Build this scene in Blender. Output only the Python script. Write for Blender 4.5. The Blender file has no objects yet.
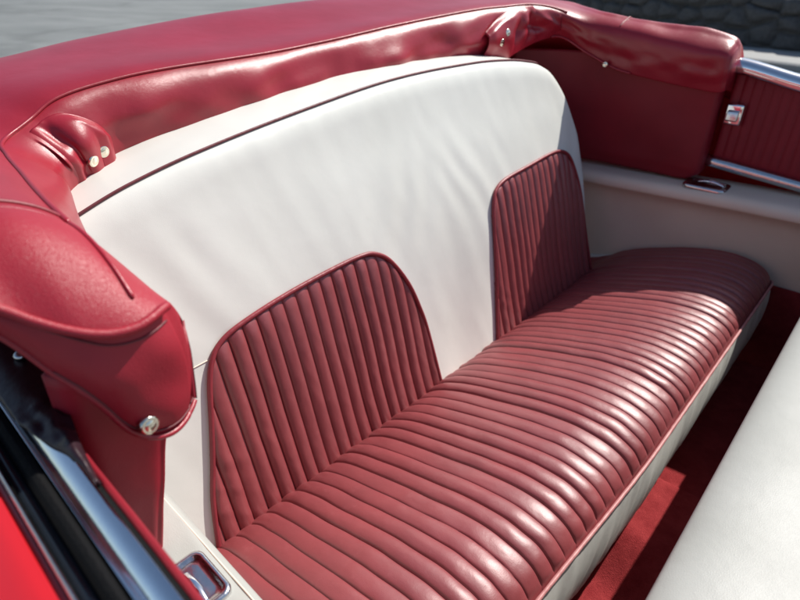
import bpy, bmesh, math, random
from mathutils import Vector, noise, Matrix
random.seed(7)
scene = bpy.context.scene
COL = scene.collection
R = math.radians

# ------------------------------------------------------------------ camera, sky, sun, exposure
cam_d = bpy.data.cameras.new('camera')
cam = bpy.data.objects.new('camera', cam_d)
COL.objects.link(cam)
cam_d.sensor_width = 36.0
cam_d.lens = 36.0 * 550 / 800
cam_d.clip_start = 0.02
cam_d.clip_end = 400
cam.location = (0, 0, 0.87)
cam.rotation_euler = (R(90 - 30.35), 0, R(42.55))
cam_d.dof.use_dof = True
cam_d.dof.focus_distance = 0.82
cam_d.dof.aperture_fstop = 5.4
scene.camera = cam

SUN = Vector((0.105, 0.55, 0.63)).normalized()
world = bpy.data.worlds.new('World')
scene.world = world
world.use_nodes = True
wn = world.node_tree
bg = wn.nodes['Background']
sky = wn.nodes.new('ShaderNodeTexSky')
sky.sky_type = 'NISHITA'
sky.sun_disc = False
sky.sun_elevation = math.asin(SUN.z)
sky.sun_rotation = math.atan2(SUN.x, SUN.y)
wn.links.new(sky.outputs[0], bg.inputs[0])
bg.inputs[1].default_value = 0.095
sun_d = bpy.data.lights.new('sun', 'SUN')
sun_d.energy = 5.0
sun_d.angle = R(0.5)
sun_d.color = (1.0, 0.955, 0.89)
sun = bpy.data.objects.new('sun', sun_d)
COL.objects.link(sun)
sun.rotation_euler = SUN.to_track_quat('Z', 'Y').to_euler()
sun.location = SUN * 20
scene.view_settings.view_transform = 'Standard'
scene.view_settings.look = 'None'
scene.view_settings.gamma = 1
scene.view_settings.exposure = 0.26

# ------------------------------------------------------------------ materials
def new_mat(name):
    m = bpy.data.materials.new(name)
    m.use_nodes = True
    nt = m.node_tree
    b = nt.nodes['Principled BSDF']
    return m, nt, b

def nd(nt, kind, **kw):
    n = nt.nodes.new(kind)
    for k, v in kw.items():
        if k in n.inputs: n.inputs[k].default_value = v
        else: setattr(n, k, v)
    return n

def leather(name, col, col2, rough, grain=420, gs=0.18, ws=0.25, wscale=14, spec=0.5, mottling=5.0, dirt=None):
    m, nt, b = new_mat(name)
    L = nt.links.new
    tc = nd(nt, 'ShaderNodeTexCoord')
    n1 = nd(nt, 'ShaderNodeTexNoise', Scale=mottling, Detail=5.0, Roughness=0.6)
    L(tc.outputs['Object'], n1.inputs['Vector'])
    mix = nd(nt, 'ShaderNodeMixRGB')
    mix.inputs[1].default_value = (*col, 1); mix.inputs[2].default_value = (*col2, 1)
    rmp = nd(nt, 'ShaderNodeMapRange'); rmp.inputs[1].default_value = 0.35; rmp.inputs[2].default_value = 0.68
    L(n1.outputs['Fac'], rmp.inputs[0]); L(rmp.outputs[0], mix.inputs[0])
    src = mix.outputs[0]
    if dirt:
        n3 = nd(nt, 'ShaderNodeTexNoise', Scale=38.0, Detail=8.0, Roughness=0.75)
        L(tc.outputs['Object'], n3.inputs['Vector'])
        r3 = nd(nt, 'ShaderNodeMapRange'); r3.inputs[1].default_value = 0.58; r3.inputs[2].default_value = 0.78; r3.inputs[4].default_value = 0.5
        L(n3.outputs['Fac'], r3.inputs[0])
        mx = nd(nt, 'ShaderNodeMixRGB'); mx.inputs[2].default_value = (*dirt, 1)
        L(src, mx.inputs[1]); L(r3.outputs[0], mx.inputs[0]); src = mx.outputs[0]
    L(src, b.inputs['Base Color'])
    rr = nd(nt, 'ShaderNodeMapRange'); rr.inputs[3].default_value = rough - 0.05; rr.inputs[4].default_value = rough + 0.08
    L(n1.outputs['Fac'], rr.inputs[0]); L(rr.outputs[0], b.inputs['Roughness'])
    b.inputs['Specular IOR Level'].default_value = spec
    v = nd(nt, 'ShaderNodeTexVoronoi', Scale=grain); v.feature = 'DISTANCE_TO_EDGE'
    wv = nd(nt, 'ShaderNodeTexNoise', Scale=grain * 0.4, Detail=2.0)
    L(tc.outputs['Object'], wv.inputs['Vector'])
    vm = nd(nt, 'ShaderNodeVectorMath', operation='MULTIPLY_ADD')
    vm.inputs[1].default_value = (0.004,) * 3
    L(wv.outputs['Color'], vm.inputs[0]); L(tc.outputs['Object'], vm.inputs[2])
    L(vm.outputs[0], v.inputs['Vector'])
    b1 = nd(nt, 'ShaderNodeBump', Strength=gs, Distance=0.0010)
    L(v.outputs['Distance'], b1.inputs['Height'])
    n2 = nd(nt, 'ShaderNodeTexNoise', Scale=wscale, Detail=4.0, Roughness=0.55)
    L(tc.outputs['Object'], n2.inputs['Vector'])
    b2 = nd(nt, 'ShaderNodeBump', Strength=ws, Distance=0.012)
    L(n2.outputs['Fac'], b2.inputs['Height']); L(b1.outputs[0], b2.inputs['Normal'])
    L(b2.outputs[0], b.inputs['Normal'])
    return m

RED = leather('red_boot_leather', (0.325, 0.013, 0.028), (0.265, 0.010, 0.022), 0.34, 560, 0.22, 0.13, 13, 0.55)
RED_SEAT = leather('red_seat_leather', (0.255, 0.043, 0.048), (0.205, 0.031, 0.036), 0.45, 460, 0.14, 0.05, 55, 0.95, 7.0, (0.33, 0.09, 0.095))
RED_TRIM = leather('red_trim_leather', (0.24, 0.011, 0.021), (0.19, 0.009, 0.017), 0.5, 480, 0.15, 0.12, 18, 0.3)
WHITE = leather('white_leather', (0.735, 0.745, 0.69), (0.685, 0.695, 0.64), 0.42, 430, 0.12, 0.08, 9, 0.45, 4.0)
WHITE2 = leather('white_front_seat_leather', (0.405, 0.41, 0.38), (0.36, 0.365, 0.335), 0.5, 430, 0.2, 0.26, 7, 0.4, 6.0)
CREAM = leather('cream_side_leather', (0.82, 0.70, 0.57), (0.76, 0.64, 0.52), 0.45, 430, 0.12, 0.15, 8, 0.4)
RED_FLAP = leather('red_end_leather', (0.335, 0.013, 0.028), (0.275, 0.010, 0.022), 0.47, 620, 0.40, 0.05, 14, 0.5)
RED_DULL = leather('red_quarter_leather', (0.36, 0.016, 0.032), (0.30, 0.012, 0.026), 0.52, 480, 0.15, 0.12, 18, 0.3)
PIPE = leather('red_piping', (0.26, 0.03, 0.04), (0.20, 0.022, 0.03), 0.42, 600, 0.1, 0.1, 60)
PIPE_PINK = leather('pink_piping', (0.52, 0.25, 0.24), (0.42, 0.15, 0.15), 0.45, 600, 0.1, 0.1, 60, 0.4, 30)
PIPE_DARK = leather('dark_red_piping', (0.15, 0.022, 0.030), (0.11, 0.016, 0.022), 0.45, 600, 0.1, 0.1, 60)

def simple(name, col, rough, metal=0.0, bump=0.0, bscale=40, var=0.0, coat=0.0):
    m, nt, b = new_mat(name)
    L = nt.links.new
    tc = nd(nt, 'ShaderNodeTexCoord')
    n1 = nd(nt, 'ShaderNodeTexNoise', Scale=bscale, Detail=6.0, Roughness=0.6)
    L(tc.outputs['Object'], n1.inputs['Vector'])
    mix = nd(nt, 'ShaderNodeMixRGB')
    mix.inputs[1].default_value = (*[c * (1 - var) for c in col], 1)
    mix.inputs[2].default_value = (*[min(1, c * (1 + var)) for c in col], 1)
    L(n1.outputs['Fac'], mix.inputs[0]); L(mix.outputs[0], b.inputs['Base Color'])
    b.inputs['Metallic'].default_value = metal
    rr = nd(nt, 'ShaderNodeMapRange'); rr.inputs[3].default_value = rough * 0.75; rr.inputs[4].default_value = rough * 1.3
    L(n1.outputs['Fac'], rr.inputs[0]); L(rr.outputs[0], b.inputs['Roughness'])
    if coat: b.inputs['Coat Weight'].default_value = coat; b.inputs['Coat Roughness'].default_value = 0.04
    if bump:
        bp = nd(nt, 'ShaderNodeBump', Strength=bump, Distance=0.004)
        L(n1.outputs['Fac'], bp.inputs['Height']); L(bp.outputs[0], b.inputs['Normal'])
    return m

CHROME = simple('chrome', (0.80, 0.82, 0.85), 0.10, 1.0, 0.03, 60, 0.06)
CHROME_OLD = simple('worn_chrome', (0.62, 0.62, 0.63), 0.20, 1.0, 0.12, 90, 0.2)
RUBBER = simple('black_rubber', (0.005, 0.005, 0.0055), 0.7, 0, 0.5, 380, 0.9)
DARK = simple('cavity_shade_black', (0.012, 0.008, 0.010), 0.8, 0, 0.3, 90, 0.5)  # near-black colour standing in for the shade inside the cavity
GLASS_DARK = simple('dark_window_slot', (0.010, 0.014, 0.020), 0.12, 0, 0.05, 30, 0.3)
RUBBER.node_tree.nodes['Principled BSDF'].inputs['Specular IOR Level'].default_value = 0.15
PLUM = simple('dark_plum_vinyl', (0.026, 0.010, 0.015), 0.38, 0, 0.25, 55, 0.5)
PAINT = simple('red_car_paint', (0.62, 0.012, 0.016), 0.3, 0, 0.0, 8, 0.05, 1.0)
BRASS = simple('nickel_snap', (0.83, 0.76, 0.63), 0.18, 1.0, 0.05, 80, 0.1)

def carpet_mat():
    m, nt, b = new_mat('red_carpet')
    L = nt.links.new
    tc = nd(nt, 'ShaderNodeTexCoord')
    n1 = nd(nt, 'ShaderNodeTexNoise', Scale=420.0, Detail=3.0, Roughness=0.7)
    n2 = nd(nt, 'ShaderNodeTexNoise', Scale=22.0, Detail=6.0, Roughness=0.7)
    L(tc.outputs['Object'], n1.inputs['Vector']); L(tc.outputs['Object'], n2.inputs['Vector'])
    mx = nd(nt, 'ShaderNodeMixRGB'); mx.inputs[1].default_value = (0.20, 0.016, 0.020, 1); mx.inputs[2].default_value = (0.40, 0.052, 0.055, 1)
    ad = nd(nt, 'ShaderNodeMath', operation='MULTIPLY_ADD'); ad.inputs[1].default_value = 0.6
    mr = nd(nt, 'ShaderNodeMapRange'); mr.inputs[1].default_value = 0.3; mr.inputs[2].default_value = 0.7; mr.inputs[3].default_value = -0.1; mr.inputs[4].default_value = 0.6
    L(n2.outputs['Fac'], mr.inputs[0]); L(n1.outputs['Fac'], ad.inputs[0]); L(mr.outputs[0], ad.inputs[2])
    L(ad.outputs[0], mx.inputs[0]); L(mx.outputs[0], b.inputs['Base Color'])
    b.inputs['Roughness'].default_value = 0.95
    b.inputs['Specular IOR Level'].default_value = 0.1
    bp = nd(nt, 'ShaderNodeBump', Strength=0.9, Distance=0.004)
    L(n1.outputs['Fac'], bp.inputs['Height']); L(bp.outputs[0], b.inputs['Normal'])
    return m
CARPET = carpet_mat()

def road_mat(name, c1, c2, crack=True):
    m, nt, b = new_mat(name)
    L = nt.links.new
    tc = nd(nt, 'ShaderNodeTexCoord')
    n1 = nd(nt, 'ShaderNodeTexNoise', Scale=0.35, Detail=8.0, Roughness=0.62)
    n2 = nd(nt, 'ShaderNodeTexNoise', Scale=35.0, Detail=4.0, Roughness=0.7)
    mp = nd(nt, 'ShaderNodeMapping'); mp.inputs['Rotation'].default_value = (0, 0, R(47)); mp.inputs['Scale'].default_value = (0.30, 1.0, 1)
    L(tc.outputs['Object'], mp.inputs['Vector']); L(mp.outputs[0], n1.inputs['Vector']); L(tc.outputs['Object'], n2.inputs['Vector'])
    mx = nd(nt, 'ShaderNodeMixRGB'); mx.inputs[1].default_value = (*c1, 1); mx.inputs[2].default_value = (*c2, 1)
    mr = nd(nt, 'ShaderNodeMapRange'); mr.inputs[1].default_value = 0.35; mr.inputs[2].default_value = 0.65
    L(n1.outputs['Fac'], mr.inputs[0]); L(mr.outputs[0], mx.inputs[0])
    m2 = nd(nt, 'ShaderNodeMixRGB', blend_type='MULTIPLY'); m2.inputs[0].default_value = 0.5
    L(mx.outputs[0], m2.inputs[1]); L(n2.outputs['Color'], m2.inputs[2])
    src = m2.outputs[0]
    if crack:
        v = nd(nt, 'ShaderNodeTexVoronoi', Scale=0.09); v.feature = 'DISTANCE_TO_EDGE'
        n3 = nd(nt, 'ShaderNodeTexNoise', Scale=0.5, Detail=4.0)
        L(tc.outputs['Object'], n3.inputs['Vector'])
        vm = nd(nt, 'ShaderNodeVectorMath', operation='MULTIPLY_ADD'); vm.inputs[1].default_value = (2.5,) * 3
        L(n3.outputs['Color'], vm.inputs[0]); L(tc.outputs['Object'], vm.inputs[2]); L(vm.outputs[0], v.inputs['Vector'])
        cr = nd(nt, 'ShaderNodeMapRange'); cr.inputs[1].default_value = 0.0; cr.inputs[2].default_value = 0.03; cr.inputs[3].default_value = 0.78; cr.inputs[4].default_value = 1.0
        L(v.outputs['Distance'], cr.inputs[0])
        m3 = nd(nt, 'ShaderNodeMixRGB', blend_type='MULTIPLY'); m3.inputs[0].default_value = 1.0
        L(src, m3.inputs[1]); L(cr.outputs[0], m3.inputs[2]); src = m3.outputs[0]
    L(src, b.inputs['Base Color'])
    b.inputs['Roughness'].default_value = 0.85
    bp = nd(nt, 'ShaderNodeBump', Strength=0.5, Distance=0.01)
    L(n2.outputs['Fac'], bp.inputs['Height']); L(bp.outputs[0], b.inputs['Normal'])
    return m
ROAD = road_mat('grey_asphalt', (0.185, 0.20, 0.195), (0.27, 0.285, 0.28))
PAVE = road_mat('pale_pavement', (0.36, 0.36, 0.35), (0.50, 0.50, 0.48), False)
BASALT = simple('dark_basalt', (0.075, 0.073, 0.072), 0.8, 0, 0.9, 14, 0.7)

# ------------------------------------------------------------------ mesh helpers
def link(name, me, mat, parent=None, smooth=True):
    o = bpy.data.objects.new(name, me)
    COL.objects.link(o)
    if mat: me.materials.append(mat)
    if smooth:
        for p in me.polygons: p.use_smooth = True
    if parent:
        o.parent = parent
        if parent.type == 'EMPTY' or True:
            o.matrix_parent_inverse = Matrix.Translation(-world_loc(parent))
    return o

def world_loc(o):
    v = Vector(o.location)
    return v

def from_verts(name, vs, fs, mat, parent=None, smooth=True, solid=0.0, recalc=True):
    me = bpy.data.meshes.new(name)
    me.from_pydata([tuple(v) for v in vs], [], fs)
    if recalc:
        bm = bmesh.new(); bm.from_mesh(me)
        bmesh.ops.remove_doubles(bm, verts=bm.verts, dist=1e-6)
        bmesh.ops.recalc_face_normals(bm, faces=bm.faces)
        bm.to_mesh(me); bm.free()
    o = link(name, me, mat, parent, smooth)
    if solid:
        md = o.modifiers.new('thick', 'SOLIDIFY'); md.thickness = abs(solid); md.offset = -1 if solid > 0 else 1
        md.use_even_offset = False
    return o

def grid(name, f, nu, nv, mat, parent=None, closed_v=False, caps=False, solid=0.0, flip=False):
    vs = []
    for i in range(nu + 1):
        for j in range(nv if closed_v else nv + 1):
            vs.append(f(i / nu, j / nv))
    W = nv if closed_v else nv + 1
    fs = []
    for i in range(nu):
        for j in range(nv):
            a = i * W + j; b = i * W + (j + 1) % W; c = (i + 1) * W + (j + 1) % W; d = (i + 1) * W + j
            fs.append((a, d, c, b) if flip else (a, b, c, d))
    if caps:
        fs.append(tuple(range(W))[::1]); fs.append(tuple(nu * W + k for k in range(W))[::-1])
    return from_verts(name, vs, fs, mat, parent, True, solid, recalc=caps or closed_v)

def catmull(pts, t):
    n = len(pts) - 1
    x = min(max(t, 0), 1) * n
    i = min(int(x), n - 1); u = x - i
    p1, p2 = pts[i], pts[i + 1]
    p0 = pts[i - 1] if i > 0 else p1 * 2 - p2
    p3 = pts[i + 2] if i + 2 <= n else p2 * 2 - p1
    return 0.5 * ((2 * p1) + (p2 - p0) * u + (2 * p0 - 5 * p1 + 4 * p2 - p3) * u * u + (3 * p1 - p0 - 3 * p2 + p3) * u ** 3)

def smooth_path(pts, n):
    pts = [Vector(p) for p in pts]
    return [catmull(pts, i / n) for i in range(n + 1)]

def tube(name, path, r, mat, parent=None, seg=8, squash=None, bead=0.0):
    path = [Vector(p) for p in path]
    vs = []; N = len(path)
    prev = None
    for i, p in enumerate(path):
        t = (path[min(i + 1, N - 1)] - path[max(i - 1, 0)]).normalized()
        up = Vector((0, 0, 1)) if prev is None else prev
        if abs(t.dot(up)) > 0.95 and prev is None: up = Vector((1, 0, 0))
        a = (up - t * up.dot(t)).normalized(); b = t.cross(a); prev = a
        rr = r * (1 + bead * noise.noise(p * 60))
        if i == 0 or i == N - 1: rr = r * 0.55
        for k in range(seg):
            an = 2 * math.pi * k / seg
            vs.append(p + (a * math.cos(an) + b * math.sin(an)) * rr)
    fs = []
    for i in range(N - 1):
        for k in range(seg):
            fs.append((i * seg + k, i * seg + (k + 1) % seg, (i + 1) * seg + (k + 1) % seg, (i + 1) * seg + k))
    fs.append(tuple(range(seg))); fs.append(tuple((N - 1) * seg + k for k in range(seg)))
    return from_verts(name, vs, fs, mat, parent)

def lathe(name, c, axis, prof, mat, parent=None, seg=20):
    axis = Vector(axis).normalized(); c = Vector(c)
    a = axis.orthogonal().normalized(); b = axis.cross(a)
    vs = []
    for (r, h) in prof:
        for k in range(seg):
            an = 2 * math.pi * k / seg
            vs.append(c + axis * h + (a * math.cos(an) + b * math.sin(an)) * r)
    fs = []
    for i in range(len(prof) - 1):
        for k in range(seg):
            fs.append((i * seg + k, i * seg + (k + 1) % seg, (i + 1) * seg + (k + 1) % seg, (i + 1) * seg + k))
    fs.append(tuple(range(seg))); fs.append(tuple((len(prof) - 1) * seg + k for k in range(seg)))
    return from_verts(name, vs, fs, mat, parent)

def snap(c, axis, r, parent):
    return lathe('snap', c, axis, [(r * 1.05, -0.006), (r * 1.05, 0.0002), (r * 0.98, 0.0012), (r * 0.76, 0.0022), (r * 0.70, 0.0018), (r * 0.60, 0.0023), (r * 0.3, 0.0031), (0.0004, 0.0033)], BRASS, parent)

def prism(name, prof, x0, x1, mat, parent=None, bevel=0.0, zf=None, smooth=False, nx=1):
    """closed (y,z) profile extruded along X; zf(x) lifts each station"""
    vs = []; n = len(prof)
    for i in range(nx + 1):
        x = x0 + (x1 - x0) * i / nx
        dz = zf(x) if zf else 0
        for (y, z) in prof: vs.append((x, y, z + dz))
    fs = []
    for i in range(nx):
        for k in range(n):
            fs.append((i * n + k, i * n + (k + 1) % n, (i + 1) * n + (k + 1) % n, (i + 1) * n + k))
    fs.append(tuple(range(n))); fs.append(tuple(nx * n + k for k in range(n)))
    o = from_verts(name, vs, fs, mat, parent, smooth)
    if bevel:
        md = o.modifiers.new('bev', 'BEVEL'); md.width = bevel; md.segments = 3; md.limit_method = 'ANGLE'; md.angle_limit = R(40)
        for p in o.data.polygons: p.use_smooth = True
    return o

def box(name, lo, hi, mat, parent=None, bevel=0.004):
    x0, y0, z0 = lo; x1, y1, z1 = hi
    return prism(name, [(y0, z0), (y1, z0), (y1, z1), (y0, z1)], x0, x1, mat, parent, bevel)

def empty(name, loc, label, cat, group=None):
    o = bpy.data.objects.new(name, None)
    COL.objects.link(o); o.location = loc
    o['label'] = label; o['category'] = cat
    if group: o['group'] = group
    return o

def lerp(a, b, t): return a + (b - a) * t
def interp(xs, ys, x):
    if x <= xs[0]: return ys[0]
    for i in range(len(xs) - 1):
        if x <= xs[i + 1]:
            t = (x - xs[i]) / (xs[i + 1] - xs[i]); return ys[i] + (ys[i + 1] - ys[i]) * t
    return ys[-1]
def sinterp(xs, ys, x):
    """smooth (Catmull-Rom style) interpolation"""
    n = len(xs)
    if x <= xs[0]: return ys[0]
    if x >= xs[-1]: return ys[-1]
    for i in range(n - 1):
        if x <= xs[i + 1]:
            h = xs[i + 1] - xs[i]; t = (x - xs[i]) / h
            m0 = (ys[i + 1] - ys[i - 1]) / (xs[i + 1] - xs[i - 1]) if i > 0 else (ys[i + 1] - ys[i]) / h
            m1 = (ys[i + 2] - ys[i]) / (xs[i + 2] - xs[i]) if i + 2 < n else (ys[i + 1] - ys[i]) / h
            t2, t3 = t * t, t ** 3
            return (2 * t3 - 3 * t2 + 1) * ys[i] + (t3 - 2 * t2 + t) * h * m0 + (-2 * t3 + 3 * t2) * ys[i + 1] + (t3 - t2) * h * m1
def ss(a, b, x):
    t = min(max((x - a) / (b - a), 0), 1); return t * t * (3 - 2 * t)
def nz(x, y, z=0.0): return noise.noise(Vector((x, y, z)))
def structure(o): o['kind'] = 'structure'; return o

# ------------------------------------------------------------------ the setting
GZ = -0.60
def ground_f(u, v):
    a = lerp(-160, 160, u); b = lerp(-160, 160, v)
    return Vector((a, b, GZ + 0.03 * nz(a * 0.05, b * 0.05)))
structure(grid('road', ground_f, 60, 60, ROAD, flip=True))
WB = Vector((-2.39, 15.16, GZ)); WD = Vector((1.35, -0.53, 0)).normalized(); WN = Vector((-WD.y, WD.x, 0))
if WN.y < 0: WN = -WN
def pave_pt(t, s, z): return WB + WD * t + WN * s + Vector((0, 0, z))
pv = []
for t in (-22, 12):
    for s, z in ((-2.1, -0.1), (-2.1, 0.10), (-2.05, 0.13), (0.3, 0.13), (0.3, -0.1)): pv.append(pave_pt(t, s, z))
pf = [(k, (k + 1) % 5, 5 + (k + 1) % 5, 5 + k) for k in range(5)] + [(0, 1, 2, 3, 4), (9, 8, 7, 6, 5)]
structure(from_verts('pavement', pv, pf, PAVE, None, False))

# dry stone wall: one relief of separate rounded boulders
def worley(x, y):
    ix, iy = math.floor(x), math.floor(y); best = []
    for dx in (-1, 0, 1):
        for dy in (-1, 0, 1):
            cx, cy = ix + dx, iy + dy
            h = noise.cell_vector(Vector((cx, cy, 3.3)))
            px, py = cx + 0.15 + 0.7 * h[0], cy + 0.15 + 0.7 * h[1]
            best.append((math.hypot(x - px, y - py), h[2]))
    best.sort()
    return best[0][0], best[1][0], best[0][1]
def build_wall():
    nu, nv = 420, 44
    L0, L1, H = -22.0, 12.0, 0.98
    vs = []; fs = []
    for i in range(nu + 1):
        t = lerp(L0, L1, i / nu)
        for j in range(nv + 1):
            v = j / nv
            # front face, then rounded top, then back
            if v < 0.62: s, z = 0.0, v / 0.62 * H
            elif v < 0.80: a = (v - 0.62) / 0.18; s, z = a * 0.45, H
            else: s, z = 0.45, H * (1 - (v - 0.8) / 0.2)
            d1, d2, h = worley(t / 0.62, (z + s * 0.8) / 0.40 + 7)
            e = min((d2 - d1) * 2.2, 1.0)
            bul = (1 - (1 - e) ** 2) * 0.20 + 0.09 * h + 0.03 * nz(t * 5, z * 5, s)
            top = (0.12 * nz(t * 0.9, 3.1) + (h - .5) * 0.12) * ss(0.5 * H, H, z)
            if v < 0.62: p = pave_pt(t, s - bul, 0.13 + z + top)
            elif v < 0.8: p = pave_pt(t, s - 0.08, 0.13 + z + top + bul * 0.7)
            else: p = pave_pt(t, s, 0.13 + z + top)
            vs.append(p)
    W = nv + 1
    for i in range(nu):
        for j in range(nv):
            fs.append((i * W + j, (i + 1) * W + j, (i + 1) * W + j + 1, i * W + j + 1))
    o = from_verts('stone_wall', vs, fs, BASALT)
    o['label'] = 'dark dry stone wall of rounded boulders across the road behind the car'
    o['category'] = 'stone wall'
build_wall()

# ------------------------------------------------------------------ car body (fixed trim, doors, floor)
car = empty('convertible_car', (-0.4, 1.0, GZ), 'red open convertible car body with chrome sills, doors, side trim and red carpet', 'car')
FLZ = -0.25
def floor_f(u, v):
    x = lerp(-0.75, 0.95, u); y = lerp(0.06, 1.96, v)
    hump = 0.055 * (ss(0.80, 0.94, y) * (1 - ss(1.135, 1.155, y)))
    return Vector((x, y, FLZ + hump + 0.002 * nz(x * 30, y * 30)))
grid('carpet', floor_f, 40, 200, CARPET, car, solid=0.02, flip=True)

def body_shell():
    # lower tub: near side skin, far side skin, floor pan, rear deck, as one bent sheet (section across the car)
    def sec(x):
        drop = -0.18 * ss(-0.4, 0.2, x) * 0
        return [(0.0082, 0.5445), (-0.012, 0.541), (-0.05, 0.52), (-0.10, 0.44), (-0.13, 0.25), (-0.13, 0.0), (-0.09, -0.30), (0.10, -0.32),
                (1.0, -0.32), (1.95, -0.32), (2.16, -0.30), (2.20, 0.0), (2.19, 0.28), (2.15, 0.48), (2.08, 0.585 + farz(x)), (2.035, 0.60 + farz(x))]
    vs = []; xs = [-2.3, -1.9, -1.5, -1.1, -0.8, -0.5, -0.35, -0.2, 0.0, 0.3, 0.7, 1.1]
    n = None
    for x in xs:
        s = sec(x)
        P = smooth_path([(x, y, z) for y, z in s], 60)
        n = len(P); vs += P
    fs = []
    for i in range(len(xs) - 1):
        for k in range(n - 1):
            fs.append((i * n + k, (i + 1) * n + k, (i + 1) * n + k + 1, i * n + k + 1))
    return from_verts('body', vs, fs, PAINT, car, True, 0.006)
def farz(x): return sinterp([-2.3, -0.6, -0.45, -0.27, 0.0, 0.5, 1.2], [0.03, 0.04, 0.035, 0.0, -0.035, -0.05, -0.06], x)
body = body_shell()
# rear deck behind the folded top
def deck_f(u, v):
    x = lerp(-2.75, -1.30, u); y = lerp(-0.10, 2.12, v)
    return Vector((x, y, 0.50 - 0.25 * (1 - u) ** 2.2 - 0.10 * (2 * v - 1) ** 4))
grid('rear_deck', deck_f, 16, 20, PAINT, car, solid=0.01, flip=True)

# near door sill: a stack of long strips side by side
near_door = prism('near_door', [(0.0, 0.30), (0.0590, 0.30), (0.0590, 0.519), (0.0, 0.519)], -0.36, 0.75, RED_TRIM, car, 0.004)
near_door['label'] = 'near door seen from above with its worn chrome and rubber strips'
def strip(name, prof, mat, x0=-0.95, x1=0.75, parent=None, bevel=0.0012):
    return prism(name, prof, x0, x1, mat, parent or car, bevel)
strip('edge_moulding', [(0.0085, 0.536), (0.0130, 0.536), (0.0135, 0.549), (0.0112, 0.552), (0.0090, 0.549)], CHROME_OLD)
strip('window_slot', [(0.0137, 0.520), (0.0222, 0.520), (0.0222, 0.541), (0.0180, 0.5425), (0.0137, 0.541)], GLASS_DARK)
strip('rubber_seal', [(0.0222, 0.520), (0.0330, 0.520), (0.0335, 0.548), (0.0295, 0.553), (0.0250, 0.5515), (0.0222, 0.545)], RUBBER)
ch = [(0.0335, 0.530), (0.0530, 0.530), (0.0532, 0.5475)]
for k in range(9):
    a = k / 8; ch.append((0.0529 - 0.0151 * a, 0.5590 - 0.0110 * a + 0.0016 * math.sin(math.pi * a)))
ch += [(0.0372, 0.5478), (0.0362, 0.5510), (0.0345, 0.5508), (0.0335, 0.547)]
sillc = strip('sill_moulding', ch, CHROME, bevel=0.0004)
strip('inner_groove', [(0.0532, 0.520), (0.0590, 0.520), (0.0590, 0.5475), (0.0532, 0.5495)], RUBBER)
tube('sill_piping', [(-0.95, 0.0610, 0.5475)] + [(-0.95 + 0.02 * k, 0.0610 + 0.0003 * nz(k * .7, 2), 0.5475 + 0.0004 * nz(k * 0.9, 0)) for k in range(1, 85)], 0.0026, RED_TRIM, car)
# crumpled dark vinyl tongue laid over the chrome where the door ends
def tongue_f(u, v):
    x = lerp(-0.62, -0.350, u); w0 = lerp(0.036, 0.0535, ss(0.55, 1, u)); w1 = lerp(0.075, 0.0585, ss(0.5, 1, u))
    y = lerp(w0, w1, v)
    k = ss(-0.50, -0.42, x)
    z = 0.558 + 0.005 * math.sin(math.pi * v) + k * 0.004 * nz(x * 45, y * 60, 5) + k * 0.0035 * nz(x * 90, y * 110, 2) - 0.006 * ss(0.9, 1, u)
    return Vector((x, y, z))
grid('vinyl_tongue', tongue_f, 60, 16, PLUM, car, solid=0.0015, flip=True)
lathe('screw', (-0.545, 0.068, 0.5655), (0.2, -0.1, 1), [(0.006, -0.004), (0.006, 0.001), (0.004, 0.0025), (0.0005, 0.003)], CHROME_OLD, car)

# near quarter trim (below the end of the boot)
def nq_f(u, v):
    # u along the section from outer to inner then rearwards, v up
    z = lerp(0.27, 0.60, v)
    lean = (z - 0.30) / 0.25
    yi = 0.116 + 0.040 * lean; xf = -0.475 + 0.045 * lean
    pts = [Vector((xf - 0.02, 0.062, z)), Vector((xf, 0.075, z)), Vector((xf + 0.002, (0.08 + yi) / 2, z)), Vector((xf, yi - 0.010, z)), Vector((xf - 0.012, yi, z)),
           Vector((xf - 0.10, yi + 0.004, z)), Vector((xf - 0.30, yi + 0.006, z)), Vector((-1.06, yi + 0.02, z))]
    p = catmull(pts, u)
    return p + Vector((0.002, 0.002, 0)) * nz(p.x * 25, p.y * 25, z * 12)
grid('quarter_trim', nq_f, 60, 24, RED_DULL, car, solid=0.02, flip=True)
box('cavity_shade_box', (-1.0, 0.064, 0.30), (-0.50, 0.105, 0.552), DARK, car)  # added black box, paints the shaded gap between boot hem and sill

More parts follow.
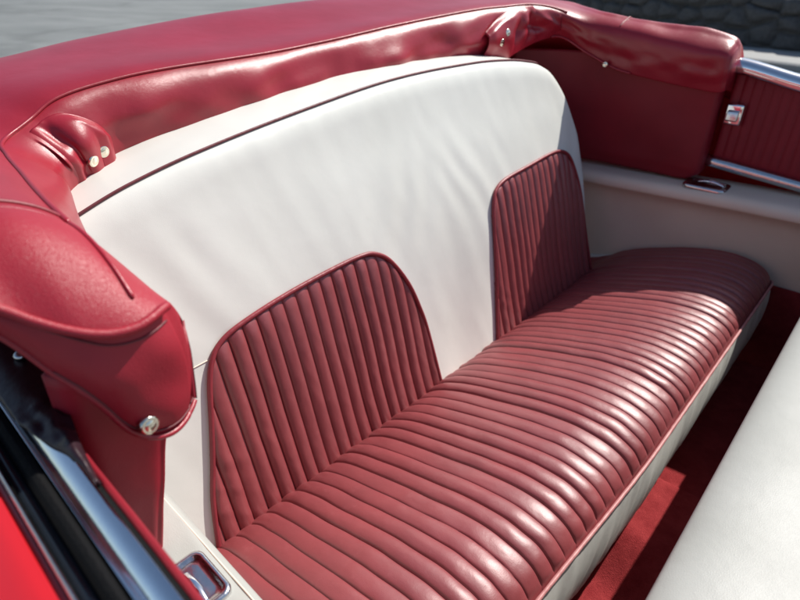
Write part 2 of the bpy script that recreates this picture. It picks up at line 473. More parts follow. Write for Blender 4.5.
# near armrest ledge with its ashtray
def near_arm(u, v):
    x = lerp(-1.0, 0.30, u)
    pr = [Vector((0, 0.075, 0.300)), Vector((0, 0.11, 0.302)), Vector((0, 0.142, 0.300)), Vector((0, 0.156, 0.290)), Vector((0, 0.158, 0.26)), Vector((0, 0.156, 0.10)), Vector((0, 0.156, -0.24))]
    p = catmull(pr, v)
    return Vector((x, p.y, p.z + 0.0015 * nz(x * 12, v * 9)))
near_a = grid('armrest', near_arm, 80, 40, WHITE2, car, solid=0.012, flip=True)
tube('armrest_seam', [(-1.0 + 0.02 * k, 0.1475, 0.2985 + 0.0008 * nz(k * .4, 1)) for k in range(66)], 0.0011, CREAM, near_a)
def ashtray(cx, cy, cz, s, parent):
    """chrome bezel with rounded corners, a sunken lid and a curved thumb lever"""
    def rr(w, h, r, n=6):
        pts = []
        for (sx, sy, a0) in ((1, 1, 0), (-1, 1, 90), (-1, -1, 180), (1, -1, 270)):
            for k in range(n + 1):
                a = R(a0 + 90 * k / n)
                pts.append((sx * (w - r) + r * math.cos(a), sy * (h - r) + r * math.sin(a)))
        return pts
    prof = [(0.050, 0.036, 0.016, -0.008), (0.050, 0.036, 0.016, 0.001), (0.0485, 0.0345, 0.015, 0.0042), (0.045, 0.031, 0.013, 0.0055), (0.041, 0.027, 0.011, 0.0045), (0.0395, 0.0255, 0.010, 0.0005), (0.030, 0.018, 0.008, 0.0012), (0.010, 0.006, 0.003, 0.0022)]
    vs = []; n = None
    for (w, h, r, z) in prof:
        ring = rr(w * s, h * s, r * s); n = len(ring)
        vs += [Vector((cx + a, cy + b, cz + z * s)) for a, b in ring]
    fs = []
    for i in range(len(prof) - 1):
        for k in range(n): fs.append((i * n + k, i * n + (k + 1) % n, (i + 1) * n + (k + 1) % n, (i + 1) * n + k))
    fs.append(tuple((len(prof) - 1) * n + k for k in range(n))); fs.append(tuple(range(n)))
    a = from_verts('ashtray', vs, fs, CHROME_OLD, parent)
    def lever_f(u, v):
        an = 2 * math.pi * v; x = lerp(-0.020, 0.040, u)
        up = 0.004 + 0.010 * math.sin(math.pi * (0.15 + 0.75 * u))
        r = 0.0075 * (0.55 + 0.45 * math.sin(math.pi * (0.08 + 0.84 * u)))
        return Vector((cx + x * s, cy - 0.004 * s + r * 1.1 * s * math.cos(an), cz + (up + 0.5 * r * math.sin(an)) * s))
    grid('lever', lever_f, 24, 14, CHROME, a, closed_v=True, caps=True)
    return a
ashtray(-0.405, 0.113, 0.304, 0.75, car)

# far side: armrest ledge, panel below it, quarter trim, door
def far_arm(u, v):
    x = lerp(-1.0, 0.6, u)
    dz = 0.02 * ss(-0.9, -0.1, x) - 0.004
    pr = [(2.03, 0.285), (1.99, 0.288), (1.93, 0.287), (1.885, 0.284), (1.866, 0.276), (1.858, 0.262), (1.860, 0.245), (1.878, 0.236), (1.905, 0.20), (1.918, 0.10), (1.922, 0.01), (1.925, -0.25)]
    p = catmull([Vector((0, a, b)) for a, b in pr], v)
    k = 0.003 * nz(x * 6, p.z * 8, 3)
    return Vector((x, p.y + k, p.z + dz * ss(0.0, 0.25, p.z)))
far_a = grid('armrest', far_arm, 90, 70, CREAM, car, solid=0.012)
ashtray(-0.430, 1.920, 0.296, 1.3, car)
# dark carpeted kick strip under the far panel
prism('kick_strip', [(1.89, -0.25), (1.918, -0.25), (1.914, 0.035), (1.906, 0.035)], -0.18, 0.6, CARPET, car, 0.002)

def far_quarter(u, v):
    z = lerp(0.300, 0.66, v)
    lean = (z - 0.30)
    xf = -0.462 - 0.02 * lean - 0.030 * (1 - ss(0.0, 0.10, v)) ** 2
    pts = [Vector((-1.12, 1.80, z)), Vector((-0.98, 1.880, z)), Vector((-0.86, 1.915, z)), Vector((-0.75, 1.922, z)), Vector((-0.60, 1.920, z)), Vector((xf - 0.03, 1.918, z)), Vector((xf - 0.004, 1.928, z)), Vector((xf, 1.955, z)), Vector((xf - 0.004, 2.0, z))]
    p = catmull(pts, u)
    return p + Vector((0, 0.004 * nz(p.x * 9, z * 9) + 0.012 * (1 - ss(0, 0.12, v)), 0))
grid('quarter_trim', far_quarter, 90, 40, RED_TRIM, car, solid=-0.01)

far_door = bpy.data.objects.new('door', None); COL.objects.link(far_door)
far_door.parent = car; far_door.matrix_parent_inverse = Matrix.Translation(-Vector(car.location))
far_door['label'] = 'far door with ribbed red panel, chrome top rail and inside handle'
def dz_top(x): return 0.60 + farz(x)
def door_f(u, v):
    x = lerp(-0.452, 0.62, u)
    zb = 0.372 - 0.10 * (x + 0.47) * (1 - ss(0.1, 0.6, x)); zt = dz_top(x) + 0.004
    z = lerp(zb, zt, v)
    pz = 0.0265; ph = ((x + 0.452) / pz) % 1
    rib = 0.0055 * (abs(math.sin(math.pi * ph)) ** 0.55) * ss(0, 0.03, v) * ss(1, 0.97, v)
    return Vector((x, 1.985 + 0.010 * v - rib, z))
grid('door_panel', door_f, 480, 16, RED_TRIM, far_door, solid=-0.02)
def rail_path(yo, zo, x0=-0.455, x1=0.62, n=40):
    return [Vector((lerp(x0, x1, k / n), yo, dz_top(lerp(x0, x1, k / n)) + zo)) for k in range(n + 1)]
def rail_f(u, v):
    x = lerp(-0.60, 0.62, u)
    pr = [(1.972, -0.014), (1.968, 0.004), (1.975, 0.020), (1.992, 0.027), (2.012, 0.024), (2.022, 0.012), (2.022, -0.014)]
    p = catmull([Vector((0, a, b)) for a, b in pr], v)
    return Vector((x, p.y, p.z + dz_top(x) + 0.004))
grid('top_rail', rail_f, 50, 20, CHROME, far_door, solid=-0.003)
def trim_f(u, v):
    x = lerp(-0.468, 0.62, u)
    zb = 0.360 - 0.10 * (x + 0.47) * (1 - ss(0.1, 0.6, x))
    pr = [(1.990, 0.016), (1.972, 0.013), (1.966, 0.0), (1.972, -0.013), (1.992, -0.016)]
    p = catmull([Vector((0, a, b)) for a, b in pr], v)
    return Vector((x, p.y, zb + p.z))
grid('lower_trim', trim_f, 40, 12, CHROME_OLD, far_door, solid=-0.002)
hx, hz = -0.425, 0.510
hand = prism('handle', [(1.962, hz - 0.030), (1.980, hz - 0.032), (1.980, hz + 0.032), (1.962, hz + 0.030)], hx - 0.022, hx + 0.026, CHROME, far_door, 0.005)
prism('lever', [(1.946, hz - 0.016), (1.957, hz - 0.020), (1.961, hz + 0.014), (1.950, hz + 0.012)], hx - 0.014, hx + 0.018, CHROME_OLD, hand, 0.003)

# ------------------------------------------------------------------ rear bench seat
seat = empty('rear_bench_seat', (-0.45, 1.0, FLZ), 'red and white leather rear bench seat with channel stitched cushion and two ribbed back panels', 'bench seat')
P_S = 0.0345
PROF = smooth_path([(-0.80, 0, -0.110), (-0.735, 0, -0.075), (-0.690, 0, -0.042), (-0.645, 0, 0.000), (-0.59, 0, 0.032), (-0.50, 0, 0.066), (-0.42, 0, 0.091), (-0.345, 0, 0.108), (-0.275, 0, 0.113), (-0.220, 0, 0.104), (-0.184, 0, 0.085), (-0.163, 0, 0.058)], 90)
Y0, Y1 = 0.170, 1.915
def edge_r(y):
    """1 inside, falling to 0 at the ends of the cushion (rounded)"""
    d = min(y - Y0, Y1 - y); r = 0.040
    if d >= r: return 1.0
    t = max(d, 0) / r
    return math.sqrt(max(0.0, 1 - (1 - t) ** 2))
def front_pull(y):
    d = min(y - Y0, Y1 - y); r = 0.07
    if d >= r: return 0.0
    t = max(d, 0) / r
    return 0.055 * (1 - math.sqrt(max(0.0, 1 - (1 - t) ** 2)))
def groove(f):
    g = abs(math.sin(math.pi * f))
    return g ** 0.5 - 0.22 * math.exp(-(min(f, 1 - f) / 0.035) ** 2)
def wobble(y, t): return 0.13 * nz(y * 3.0, t * 3.0, 1.0) + 0.06 * nz(y * 9.0, t * 12, 4.0)
def cushion_pt(y, t, rib=True, ph=None):
    yy = min(max(y, Y0), Y1)
    n = len(PROF) - 1
    x_ = t * n; i = min(int(x_), n - 1); p = PROF[i].lerp(PROF[i + 1], x_ - i)
    tan = (PROF[i + 1] - PROF[i]).normalized()
    nrm = Vector((-tan.z, 0, tan.x))
    ph = yy / P_S if ph is None else ph
    f = ph - math.floor(ph)
    h = groove(f)
    k = math.floor(ph + 1e-6)
    amp = 0.0066 * (0.84 + 0.32 * noise.cell(Vector((k * 1.7, 2.2, 0.3)))) * (1 + 0.15 * nz(yy * 20, t * 16, 9))
    fade = ss(0, 0.06, t) * (1 - 0.55 * ss(0.955, 1.0, t))
    p = p + nrm * (amp * lerp(h, 0.55, ss(0.955, 0.995, t)) * fade if rib else 0.004)
    # small creases across the ribs
    p = p + nrm * (0.0009 * nz(yy * 34, t * 22, 7) + 0.0003 * nz(yy * 160, t * 70, 3)) * h
    sag = -0.010 * math.exp(-((yy - 0.62) / 0.25) ** 2 - ((t - 0.55) / 0.22) ** 2) - 0.010 * math.exp(-((yy - 1.4) / 0.25) ** 2 - ((t - 0.55) / 0.22) ** 2)
    p = p + Vector((0, 0, sag))
    p.x -= 0.020 * (1 - ss(0.35, 0.95, yy)) * ss(0.35, 1.0, t)
    e = edge_r(yy)
    base = -0.03
    p = Vector((p.x - front_pull(yy) * ss(0.3, 1.0, t), yy, lerp(base, p.z, 0.40 + 0.60 * e) if e < 1 else p.z))
    return p
NR = 16
PH0, PH1 = math.floor(Y0 / P_S), math.ceil(Y1 / P_S)
def cushion_f(u, v):
    q = u * (PH1 - PH0) * NR; k = min(int(round(q)) // NR, PH1 - PH0 - 1); m = int(round(q)) - k * NR
    f = 0.5 - 0.5 * math.cos(math.pi * m / NR)
    f = lerp(m / NR, f, 0.75)
    ph = PH0 + k + f
    y = min(max(P_S * (ph - wobble(P_S * ph, v)), Y0), Y1)
    return cushion_pt(y, v, True, ph)
cush = grid('cushion', cushion_f, (PH1 - PH0) * NR, 100, RED_SEAT, seat)
# white front band under the cushion edge (it turns the far corner)
def band_path(s):
    return s
def band_f(u, v):
    y = lerp(Y0, Y1, u)
    p = cushion_pt(y, 1.0, False)
    z = lerp(p.z - 0.002, -0.165, v)
    w = 0.0035 * nz(y * 16 + v * 2.0, v * 1.5, 2) * ss(0, 0.25, v) + 0.002 * nz(y * 46 + v * 5, v * 2, 5)
    return Vector((p.x - 0.001 + 0.010 * math.sin(math.pi * min(v * 1.25, 1)) - 0.05 * ss(0.75, 1.0, v) + w, y, z))
band = grid('front_band', band_f, 260, 16, WHITE, seat, solid=0.004)
def end_f(u, v):
    t = lerp(0.02, 1.0, u)
    p = cushion_pt(Y1, t, False)
    return Vector((p.x, Y1 - 0.012 * v - 0.002, lerp(p.z + 0.003, -0.165, v)))
grid('end_band', end_f, 40, 8, WHITE, seat, solid=0.004)
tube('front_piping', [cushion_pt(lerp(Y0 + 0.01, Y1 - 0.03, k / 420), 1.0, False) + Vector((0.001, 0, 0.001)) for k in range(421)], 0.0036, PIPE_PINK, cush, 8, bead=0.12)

# ---- backrest
RHO = R(18); BN = Vector((math.cos(RHO), 0, math.sin(RHO))); BU = Vector((-math.sin(RHO), 0, math.cos(RHO))); BO = Vector((-0.68, 0, 0))
YT = [0.05, 0.12, 0.20, 0.257, 0.33, 0.455, 0.68, 0.976, 1.287, 1.45, 1.531, 1.60, 1.66, 1.705, 1.735]
ST = [0.48, 0.54, 0.580, 0.601, 0.622, 0.647, 0.679, 0.710, 0.716, 0.708, 0.698, 0.684, 0.655, 0.600, 0.520]
def s_top(y): return sinterp(YT, ST, y)
def y_far(s): return sinterp([-0.1, 0.06, 0.20, 0.40, 0.524, 0.60, 0.66, 0.73], [1.735, 1.740, 1.755, 1.760, 1.752, 1.735, 1.715, 1.70], s)
YN = 0.150
def back_pt(y, s, off=0.0):
    """point on the padded front of the backrest, with puckers in the leather"""
    d = 0.0
    mid = 0.5 * (1 - math.cos(2 * math.pi * min(max(s, 0) / 0.7, 1)))
    d += 0.014 * mid
    # folds fanning up from the tops of the ribbed panels
    for (yc, sg) in ((0.80, 1), (0.36, -1), (1.23, -1), (1.62, 1)):
        g = math.exp(-((y - yc - 0.06 * sg - (s - 0.40) * 0.25 * sg) / 0.13) ** 2) * ss(0.22, 0.40, s) * (1 - ss(0.46, 0.64, s))
        d += 0.0010 * g * math.sin((y - s * 0.42 * sg) * 70 + 2.2 * nz(y * 5, s * 6, yc))
    d *= 1 - ss(0.52, 0.66, s) * 0.6
    d += (1 - 0.85 * ss(0.50, 0.64, s)) * 0.0018 * nz(y * 8 + s * 2, s * 3.2, 2.0) + 0.0006 * nz(y * 24 + s * 6, s * 7, 6.0)
    # valley between the two panels
    d -= 0.006 * math.exp(-((y - 1.01) / 0.07) ** 2) * (1 - ss(0.1, 0.45, s))
    return BO + BU * s + BN * (d + off) + Vector((0, y, 0))
def back_f(u, v):
    # v runs: bottom -> piping (0..0.72) -> over the top to the rear (0.72..1)
    # u runs near -> far, the last stretch turns round the end
    ue = min(u / 0.93, 1.0); turn = max(0.0, (u - 0.93) / 0.07)
    a = min(v / 0.72, 1.0)
    s0 = -0.10
    # iterate so the far edge follows its outline
    y = lerp(YN, y_far(lerp(s0, 0.66, a)), ue)
    st = s_top(min(y, 1.735))
    s = lerp(s0, st, a)
    p = back_pt(y, s)
    ed = y_far(s) - y
    r = 0.040
    if ed < r: p -= BN * (r - math.sqrt(max(r * r - (r - max(ed, 0)) ** 2, 0))) * 0.55
    td = st - s
    r2 = 0.05
    if td < r2: p -= BN * (r2 - math.sqrt(max(r2 * r2 - (r2 - td) ** 2, 0))) * 0.35
    if v > 0.72:
        b = (v - 0.72) / 0.28
        p = p + Vector((-0.17 * b, 0, 0.006 * math.sin(b * 2.0) - 0.09 * ss(0.80, 1, b) ))
        p.z += 0.0006 * nz(y * 10, b * 4, 3)
    if turn > 0:
        p = p + Vector((-0.16 * turn, 0.030 * math.sin(turn * 1.6) , -0.02 * turn * (v > 0.7)))
    return p
back = grid('backrest', back_f, 300, 150, WHITE, seat, solid=0.02, flip=True)
tube('top_piping', [back_pt(y, s_top(y)) - BN * 0.0135 + BU * 0.001 for y in [lerp(0.18, 1.60, k / 160) for k in range(161)]], 0.0025, PIPE_DARK, back, 8)
# short stitched seam running from the near panel to the edge
tube('seam', [back_pt(lerp(0.372, 0.155, k / 20), lerp(0.312, 0.305, k / 20), 0.0005) for k in range(21)], 0.0011, CREAM, back, 6)

P_B = 0.0315
def insert_panel(ys, ss_, y0, y1, ph0):
    """ribbed panel whose outline is given by bottom s=0.. top(y)"""
    import bisect
    NQ = 14
    n = int(math.ceil((y1 - y0) / P_B + 1)) * NQ
    cols = []
    for i in range(n + 1):
        k, m = divmod(i, NQ)
        f = lerp(m / NQ, 0.5 - 0.5 * math.cos(math.pi * m / NQ), 0.75)
        cols.append(k + f)
    ns = 60
    vs = []
    for q in cols:
        yc = min(max(y0 + (q - ph0) * P_B, y0), y1)
        for j in range(ns + 1):
            top = interp(ys, ss_, yc)
            s = lerp(-0.08, top, j / ns)
            y = min(max(y0 + (q - ph0 - 0.09 * nz(yc * 4, s * 5, 8) - 0.05 * nz(yc * 11, s * 9, 3)) * P_B, y0), y1)
            s = lerp(-0.08, interp(ys, ss_, y), j / ns)
            f = q - math.floor(q)
            h = groove(f)
            edge = min(top - s, 0.03) / 0.03
            k = math.floor(q + 1e-6)
            amp = 0.0094 * (0.88 + 0.24 * noise.cell(Vector((k * 1.3, 5.1, 0.7))))
            off = 0.001 + amp * h * (0.35 + 0.65 * max(edge, 0) ** 0.5) + 0.0008 * nz(y * 80, s * 40, 3) * h
            # slack creases low in the near corner
            off += 0.0035 * max(0, nz(y * 30 + s * 40, s * 22, 11)) * (1 - ss(0.05, 0.25, s)) * (1 - ss(y0 + 0.05, y0 + 0.16, y))
            vs.append(back_pt(y, s, off))
    W = ns + 1; fs = []
    for i in range(len(cols) - 1):
        for j in range(ns):
            fs.append((i * W + j, (i + 1) * W + j, (i + 1) * W + j + 1, i * W + j + 1))
    o = from_verts('ribbed_panel', vs, fs, RED_SEAT, back, True, 0.004, recalc=False)
    path = [back_pt(y, s, 0.006) for y, s in zip(ys, ss_)]
    path = smooth_path(path, 160)
    tube('panel_piping', path, 0.0048, PIPE, back, 8)
    return o
insert_panel([0.236, 0.262, 0.285, 0.305, 0.328, 0.345, 0.366, 0.406, 0.503, 0.621, 0.720, 0.764, 0.802, 0.841, 0.864, 0.876, 0.884],
             [-0.06, 0.06, 0.13, 0.195, 0.272, 0.308, 0.329, 0.345, 0.360, 0.369, 0.372, 0.362, 0.332, 0.265, 0.19, 0.12, -0.06], 0.238, 0.882, 0.3)
insert_panel([1.130, 1.160, 1.178, 1.192, 1.206, 1.218, 1.240, 1.290, 1.419, 1.536, 1.600, 1.640, 1.668, 1.692, 1.704, 1.712, 1.722],
             [-0.06, 0.06, 0.15, 0.25, 0.330, 0.365, 0.388, 0.404, 0.414, 0.422, 0.419, 0.402, 0.365, 0.29, 0.21, 0.11, -0.06], 1.132, 1.720, 0.6)

# ------------------------------------------------------------------ boot cover over the folded top
boot = empty('soft_top_boot', (-1.2, 1.0, 0.55), 'glossy red leather boot cover wrapped around the folded soft top behind the seat', 'boot cover')
V = Vector
# each station: hem H, bulge M, piping P, crown A, crown B, outer O, lower outer D
def near_st(x, P, dM, H, w=1.0, drop=0.0):
    py, pz = P
    return [V((x, H[0], H[1])), V((x, py + dM, lerp(H[1], pz, 0.55))), V((x, py, pz)), V((x, py - 0.045, pz + 0.026 - drop)), V((x, py - 0.095, pz + 0.018 - drop)), V((x, py - 0.130, pz - 0.04)), V((x, py - 0.115, 0.64))]
def rear_st(P, cr, deep, H=None, dM=0.030, dirv=(-1, 0)):
    x, y, z = P; d = V((dirv[0], dirv[1], 0)).normalized()
    p = V(P)
    h = V((x + 0.010, y, z - 0.145)) if H is None else V(H)
    m = p.lerp(h, 0.50) + -d * dM
    return [h, m, p, p + d * 0.13 + V((0, 0, 0.018)), p + d * deep * 0.9 + V((0, 0, cr)), p + d * (deep + 0.13) + V((0, 0, cr - 0.09)), p + d * (deep + 0.05) + V((0, 0, -0.22))]
def far_st(x, P, A, H):
    return [V((x, H[0], H[1])), V((x, lerp(P[0], H[0], 0.5) - 0.008, lerp(P[1], H[1], 0.5))), V((x, P[0], P[1])), V((x, lerp(P[0], A[0], 0.5), lerp(P[1], A[1], 0.5) + 0.012)), V((x, A[0], A[1])), V((x, A[0] + 0.10, A[1] - 0.08)), V((x, A[0] + 0.09, A[1] - 0.18))]
ST_ = [
    near_st(-0.500, (0.130, 0.690), 0.032, (0.158, 0.538)),
    near_st(-0.58, (0.137, 0.690), 0.030, (0.162, 0.545)),
    near_st(-0.72, (0.158, 0.680), 0.044, (0.185, 0.550)),
    near_st(-0.86, (0.180, 0.669), 0.060, (0.225, 0.560)),
    rear_st((-0.975, 0.205, 0.662), 0.025, 0.34, (-0.955, 0.262, 0.560), 0.030, (-0.72, -0.69)),
    rear_st((-1.018, 0.258, 0.678), 0.020, 0.36, (-0.990, 0.305, 0.560), 0.030, (-0.85, -0.52)),
    rear_st((-1.036, 0.313, 0.702), 0.014, 0.38, (-1.015, 0.335, 0.565), 0.022, (-0.94, -0.30)),
    rear_st((-1.050, 0.405, 0.716), 0.018, 0.40, None, 0.026, (-0.99, -0.12)),
    rear_st((-1.060, 0.517, 0.724), 0.030, 0.42),
    rear_st((-1.070, 0.752, 0.731), 0.049, 0.43),
    rear_st((-1.070, 0.944, 0.745), 0.051, 0.43),
    rear_st((-1.065, 1.175, 0.767), 0.044, 0.43),
    rear_st((-1.050, 1.443, 0.788), 0.036, 0.42),
    rear_st((-1.035, 1.590, 0.794), 0.035, 0.40, None, 0.020, (-0.97, 0.2)),
    rear_st((-1.010, 1.715, 0.797), 0.020, 0.36, (-1.00, 1.74, 0.690), 0.012, (-0.8, 0.6)),
    rear_st((-0.965, 1.815, 0.780), 0.010, 0.30, (-0.968, 1.842, 0.700), 0.010, (-0.45, 0.9)),
    far_st(-0.88, (1.862, 0.742), (1.96, 0.772), (1.880, 0.652)),
    far_st(-0.78, (1.872, 0.729), (1.965, 0.754), (1.890, 0.613)),
    far_st(-0.66, (1.872, 0.709), (1.965, 0.747), (1.895, 0.594)),
    far_st(-0.55, (1.872, 0.690), (1.965, 0.737), (1.897, 0.582)),
    far_st(-0.475, (1.874, 0.682), (1.962, 0.722), (1.899, 0.576)),
    far_st(-0.452, (1.886, 0.672), (1.960, 0.703), (1.905, 0.582)),
]
NS = len(ST_)
def boot_ring(t, v):
    ring = [catmull([s[k] for s in ST_], t) for k in range(7)]
    return ring
def boot_f(u, v):
    ring = boot_ring(u, v)
    # v 0..1 round the ring: 0..0.84 the seven points, the rest closes under
    if v <= 0.86:
        a = v / 0.86
        p = catmull(ring, a)
        n6 = a * 6
        # wrinkles on the hanging valance (between H and P)
        val = math.exp(-((n6 - 1.0) / 0.62) ** 2)
        arc = u * (NS - 1) + 1
        rear = ss(6.5, 9, arc) * (1 - ss(14.5, 16, arc))
        out = (p - V((-1.3, 1.0, p.z))) * 0
        dirn = V((1, 0, 0)) if 5.5 < arc < 16 else (V((0, 1, 0)) if arc <= 5.5 else V((0, -1, 0)))
        w = 0.020 * nz(p.y * 5.2 + p.x * 5, n6 * 0.9, 4.0) + 0.010 * nz(p.y * 13 + p.x * 13, n6 * 1.6, 8)
        # tight gathers near the corners
        g1 = math.exp(-((arc - 6.3) / 1.2) ** 2); g2 = math.exp(-((arc - 14.9) / 0.9) ** 2)
        w += (0.004 * g1 + 0.011 * g2) * math.sin(arc * 7.0 + 3 * nz(p.x * 8, p.y * 8, n6))
        if arc > 16: w *= 0.6; w += 0.007 * nz(p.x * 16, n6 * 1.2, 2)
        if arc < 4.5: w *= 0.35
        p = p + dirn * w * val
        # slack on the crown
        cr = math.exp(-((n6 - 3.3) / 0.8) ** 2)
        p.z += cr * (0.0018 * nz(p.x * 6, p.y * 6, 1) + (0.006 * nz(p.x * 13, p.y * 9, 6) if arc > 15.5 else 0))
        if arc < 4.6: p.z += 0.003 * nz(p.x * 18, p.y * 18, 4) * cr
    else:
        a = (v - 0.86) / 0.14
        p = ring[6].lerp(ring[0], a)
        p.z = p.z + 0.02 * math.sin(math.pi * a)
    return p
cover = grid('cover', boot_f, 420, 100, RED, boot, closed_v=True, caps=True)
# piping lip along the inner edge
VP = 0.86 * 2 / 6
tube('edge_piping', [boot_f(lerp(0.0, 0.725, k / 400), VP) + V((0, 0, 0.0018)) for k in range(401)], 0.0030, RED, cover, 8)
# cross seam near the end
tube('cross_seam', [boot_f(0.010, lerp(VP, 0.66, k / 40)) + V((0, 0, 0.0006)) for k in range(41)], 0.0022, PIPE, cover, 6)
tube('cross_seam', [boot_f(0.805, lerp(VP * 1.1, 0.62, k / 40)) + V((0, 0, 0.0006)) for k in range(41)], 0.0022, PIPE, cover, 6)

# near end flap with its snap
HY = [-0.10, 0.030, 0.045, 0.055, 0.066, 0.078, 0.088, 0.097, 0.108, 0.122, 0.140, 0.158, 0.172, 0.180]
HZ = [0.668, 0.662, 0.652, 0.635, 0.612, 0.592, 0.570, 0.545, 0.528, 0.519, 0.516, 0.521, 0.530, 0.545]
TY = [-0.10, 0.00, 0.03, 0.050, 0.065, 0.080, 0.100, 0.120, 0.135, 0.150, 0.165, 0.180]
TZ = [0.690, 0.692, 0.688, 0.677, 0.664, 0.654, 0.645, 0.642, 0.643, 0.643, 0.636, 0.620]
def flap_x(y, z, a):
    xt = sinterp([-0.10, 0.0, 0.05, 0.09, 0.125, 0.155, 0.180], [-0.45, -0.432, -0.414, -0.388, -0.382, -0.396, -0.422], y)
    return xt - 0.010 * (1 - a) + 0.010 * math.sin(math.pi * a) * (1 if y < 0.15 else 0.4) + 0.005 * nz(y * 28, z * 22, 3) * math.sin(math.pi * a) - 0.0055 * ss(1.0, 0.95, a)
def flap_top(w):
    """ring point of the cover's first section and the matching point on the end piping"""
    r = boot_f(0.0, 0.86 * w)
    w_m = 1 / 6
    zt = min(r.z, sinterp(TY, TZ, r.y)) if w > w_m else r.z
    return r, V((flap_x(r.y, zt, lerp(0.5, 1.0, ss(1 / 6, 0.235, w))), r.y, zt))
def flap_pt(w, a):
    r, t = flap_top(w)
    zh = min(sinterp(HY, HZ, t.y), t.z)
    if w < 1 / 6: zh = t.z
    z = lerp(zh, t.z, a)
    return V((flap_x(t.y, z, a * lerp(0.5, 1.0, ss(1 / 6, 0.235, w)) if w > 1 / 6 else 0.5), t.y + side_bulge(t.y, z), z))
def side_bulge(y, z):
    c = min(max((z - 0.515) / 0.125, 0), 1)
    return 0.008 * ss(0.095, 0.155, y) * math.sin(math.pi * c ** 0.85)
def flap_f(u, v):
    w = lerp(0.0, 0.93, u)
    if v < 0.5: return flap_pt(w, v / 0.5)
    b = (v - 0.5) / 0.5
    r, t = flap_top(w)
    p = t.lerp(r, b)
    p.z = lerp(t.z, r.z, 1 - (1 - b) ** 2.2) + 0.006 * math.sin(math.pi * b ** 0.7) * ss(0.03, 0.10, r.y) * (1 - ss(0.12, 0.15, r.y))
    p.y += side_bulge(p.y, p.z) * (1 - b) ** 1.2
    p.z += 0.0015 * nz(p.x * 26, p.y * 26, 8) * math.sin(math.pi * b)
    return p
def seam_on_flap(k):
    return flap_f((2 / 6) / 0.93, lerp(1.0, 0.56, k)) + V((0, 0, 0.0012))
def stitch(a0, w0, w1, n):
    return [flap_pt(lerp(w0, w1, k / n), a0) + V((0.0008, 0, 0)) for k in range(n + 1)]
flap = grid('end_flap', flap_f, 160, 90, RED_FLAP, boot, solid=0.004)
tube('flap_piping', [flap_pt(lerp(0.238, 0.90, k / 120), 1.0) + V((0.0012, 0, 0.0012)) for k in range(121)], 0.0038, RED_FLAP, flap, 8)
tube('hem_piping', [flap_pt(lerp(0.19, 0.90, k / 160), 0.03) + V((0.002, 0, 0)) for k in range(161)], 0.0028, RED, flap, 8)
tube('edge_piping', [seam_on_flap(k / 40) for k in range(41)], 0.0022, RED, flap, 8)
tube('stitching', stitch(0.90, 0.26, 0.90, 140), 0.0009, PIPE_DARK, flap, 6)
tube('stitching', stitch(0.095, 0.215, 0.56, 140), 0.0009, PIPE_DARK, flap, 6)
zs = 0.548; zt_ = sinterp(TY, TZ, 0.1115); zh_ = sinterp(HY, HZ, 0.1115)
snap(V((flap_x(0.1115, zs, (zs - zh_) / (zt_ - zh_)) + 0.0035, 0.1115, zs)), (1, 0.05, 0.15), 0.0080, flap)

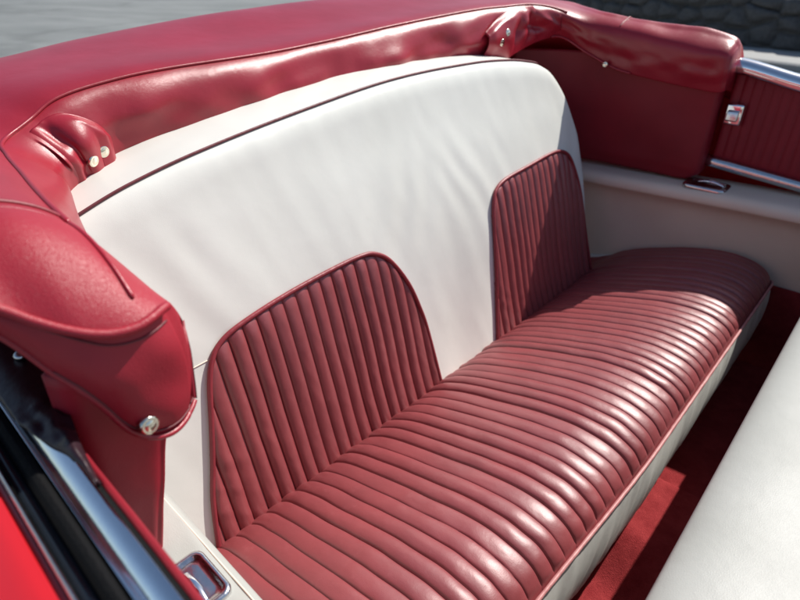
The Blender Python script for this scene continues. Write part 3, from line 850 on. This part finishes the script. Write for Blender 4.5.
# gathered snap tabs at both rear corners
def tab(name, i0, i1, v0, v1, seed, height, mirror, snaps):
    """gathered end of a strap: one clean edge, the other side runs out into the cover"""
    def f(u, v):
        a = (1 - u) if mirror else u            # a = 1 at the clean edge
        vt = lerp(v1, v0, 0.42 * a ** 3)
        uu = lerp(i0, i1, u) / (NS - 1); vv = lerp(v0, vt, v)
        p = boot_f(uu, vv)
        du = boot_f(uu + 0.004, vv) - boot_f(uu - 0.004, vv); dv = boot_f(uu, vv + 0.01) - boot_f(uu, max(vv - 0.01, 0))
        n = du.cross(dv).normalized()
        if n.x < 0: n = -n
        bul = height * ss(0.0, 0.75, a) * (1 - 0.30 * ss(0.92, 1.0, a)) * (1 - 0.75 * ss(0.80, 1, v))
        ray = (v - 0.35) / max(0.25, 1.15 - a)  # folds radiate from the snaps
        fold = 0.0050 * (1 - abs(math.sin(ray * 4.2 + 1.4 * nz(a * 3, v * 3, seed)))) - 0.004 + 0.006 * nz(a * 4, v * 4, seed + 2)
        fold *= ss(0.0, 0.25, a) * (1 - ss(0.20, 0.40, a)) * ss(0.0, 0.2, v)
        return p + n * (bul + fold + 0.001 - 0.006 * (1 - ss(0.0, 0.12, a))), n
    t = grid(name, lambda u, v: f(u, v)[0], 90, 60, RED, boot, solid=0.003)
    for (a, b) in snaps:
        q, n = f(1 - a if mirror else a, b)
        snap(q + n * 0.002, n, 0.0100, t)
    return t
tab('snap_tab', 4.60, 6.40, 0.03, 0.268, 1.0, 0.019, False, [(0.46, 0.38), (0.84, 0.46)])
tab('snap_tab', 12.10, 14.1, 0.03, 0.272, 5.0, 0.020, True, [(0.80, 0.50), (0.68, 0.60)])
tube('hem_piping', [boot_f(lerp(14.6, 17.4, k / 60) / (NS - 1), 0.006) + V((0.002, -0.003, 0)) for k in range(61)], 0.0038, RED, cover, 8)
snap((-0.812, 1.868, 0.628), (0.1, -1, 0.1), 0.008, cover)

# ------------------------------------------------------------------ front seat (only the top of its back is in frame)
fs_ = empty('front_seat', (0.15, 1.0, FLZ), 'white leather front seat back seen from above in the lower right corner', 'car seat')
def front_f(u, v):
    # rounded-section loft across the car
    y = lerp(0.16, 1.84, u)
    e = min(u, 1 - u) / 0.05
    k = math.sqrt(max(0.0, 1 - (1 - min(e, 1)) ** 2)) if e < 1 else 1.0
    k = 0.15 + 0.85 * k
    pr = [(0.02, -0.20), (-0.005, 0.05), (-0.034, 0.25), (-0.040, 0.300), (-0.032, 0.320), (0.0, 0.332), (0.06, 0.336), (0.15, 0.332), (0.22, 0.318), (0.245, 0.285), (0.25, 0.20), (0.25, -0.20)]
    q = catmull([V((a, 0, b)) for a, b in pr], v)
    cx = 0.10
    x = cx + (q.x - cx) * k; z = -0.2 + (q.z + 0.2) * k
    return V((x, y, z + 0.003 * nz(q.x * 7, y * 5, 2) * ss(-0.03, 0.06, q.x)))
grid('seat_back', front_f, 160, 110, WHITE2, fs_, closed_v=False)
def fcush_f(u, v):
    a = 2 * math.pi * v
    y = lerp(0.17, 1.83, u)
    c, s = math.cos(a), math.sin(a)
    x = 0.52 + 0.29 * (abs(c) ** 0.5) * (1 if c > 0 else -1); z = -0.06 + 0.11 * (abs(s) ** 0.5) * (1 if s > 0 else -1)
    return V((x, y, z))
grid('seat_cushion', fcush_f, 40, 40, WHITE2, fs_, closed_v=True, caps=True)
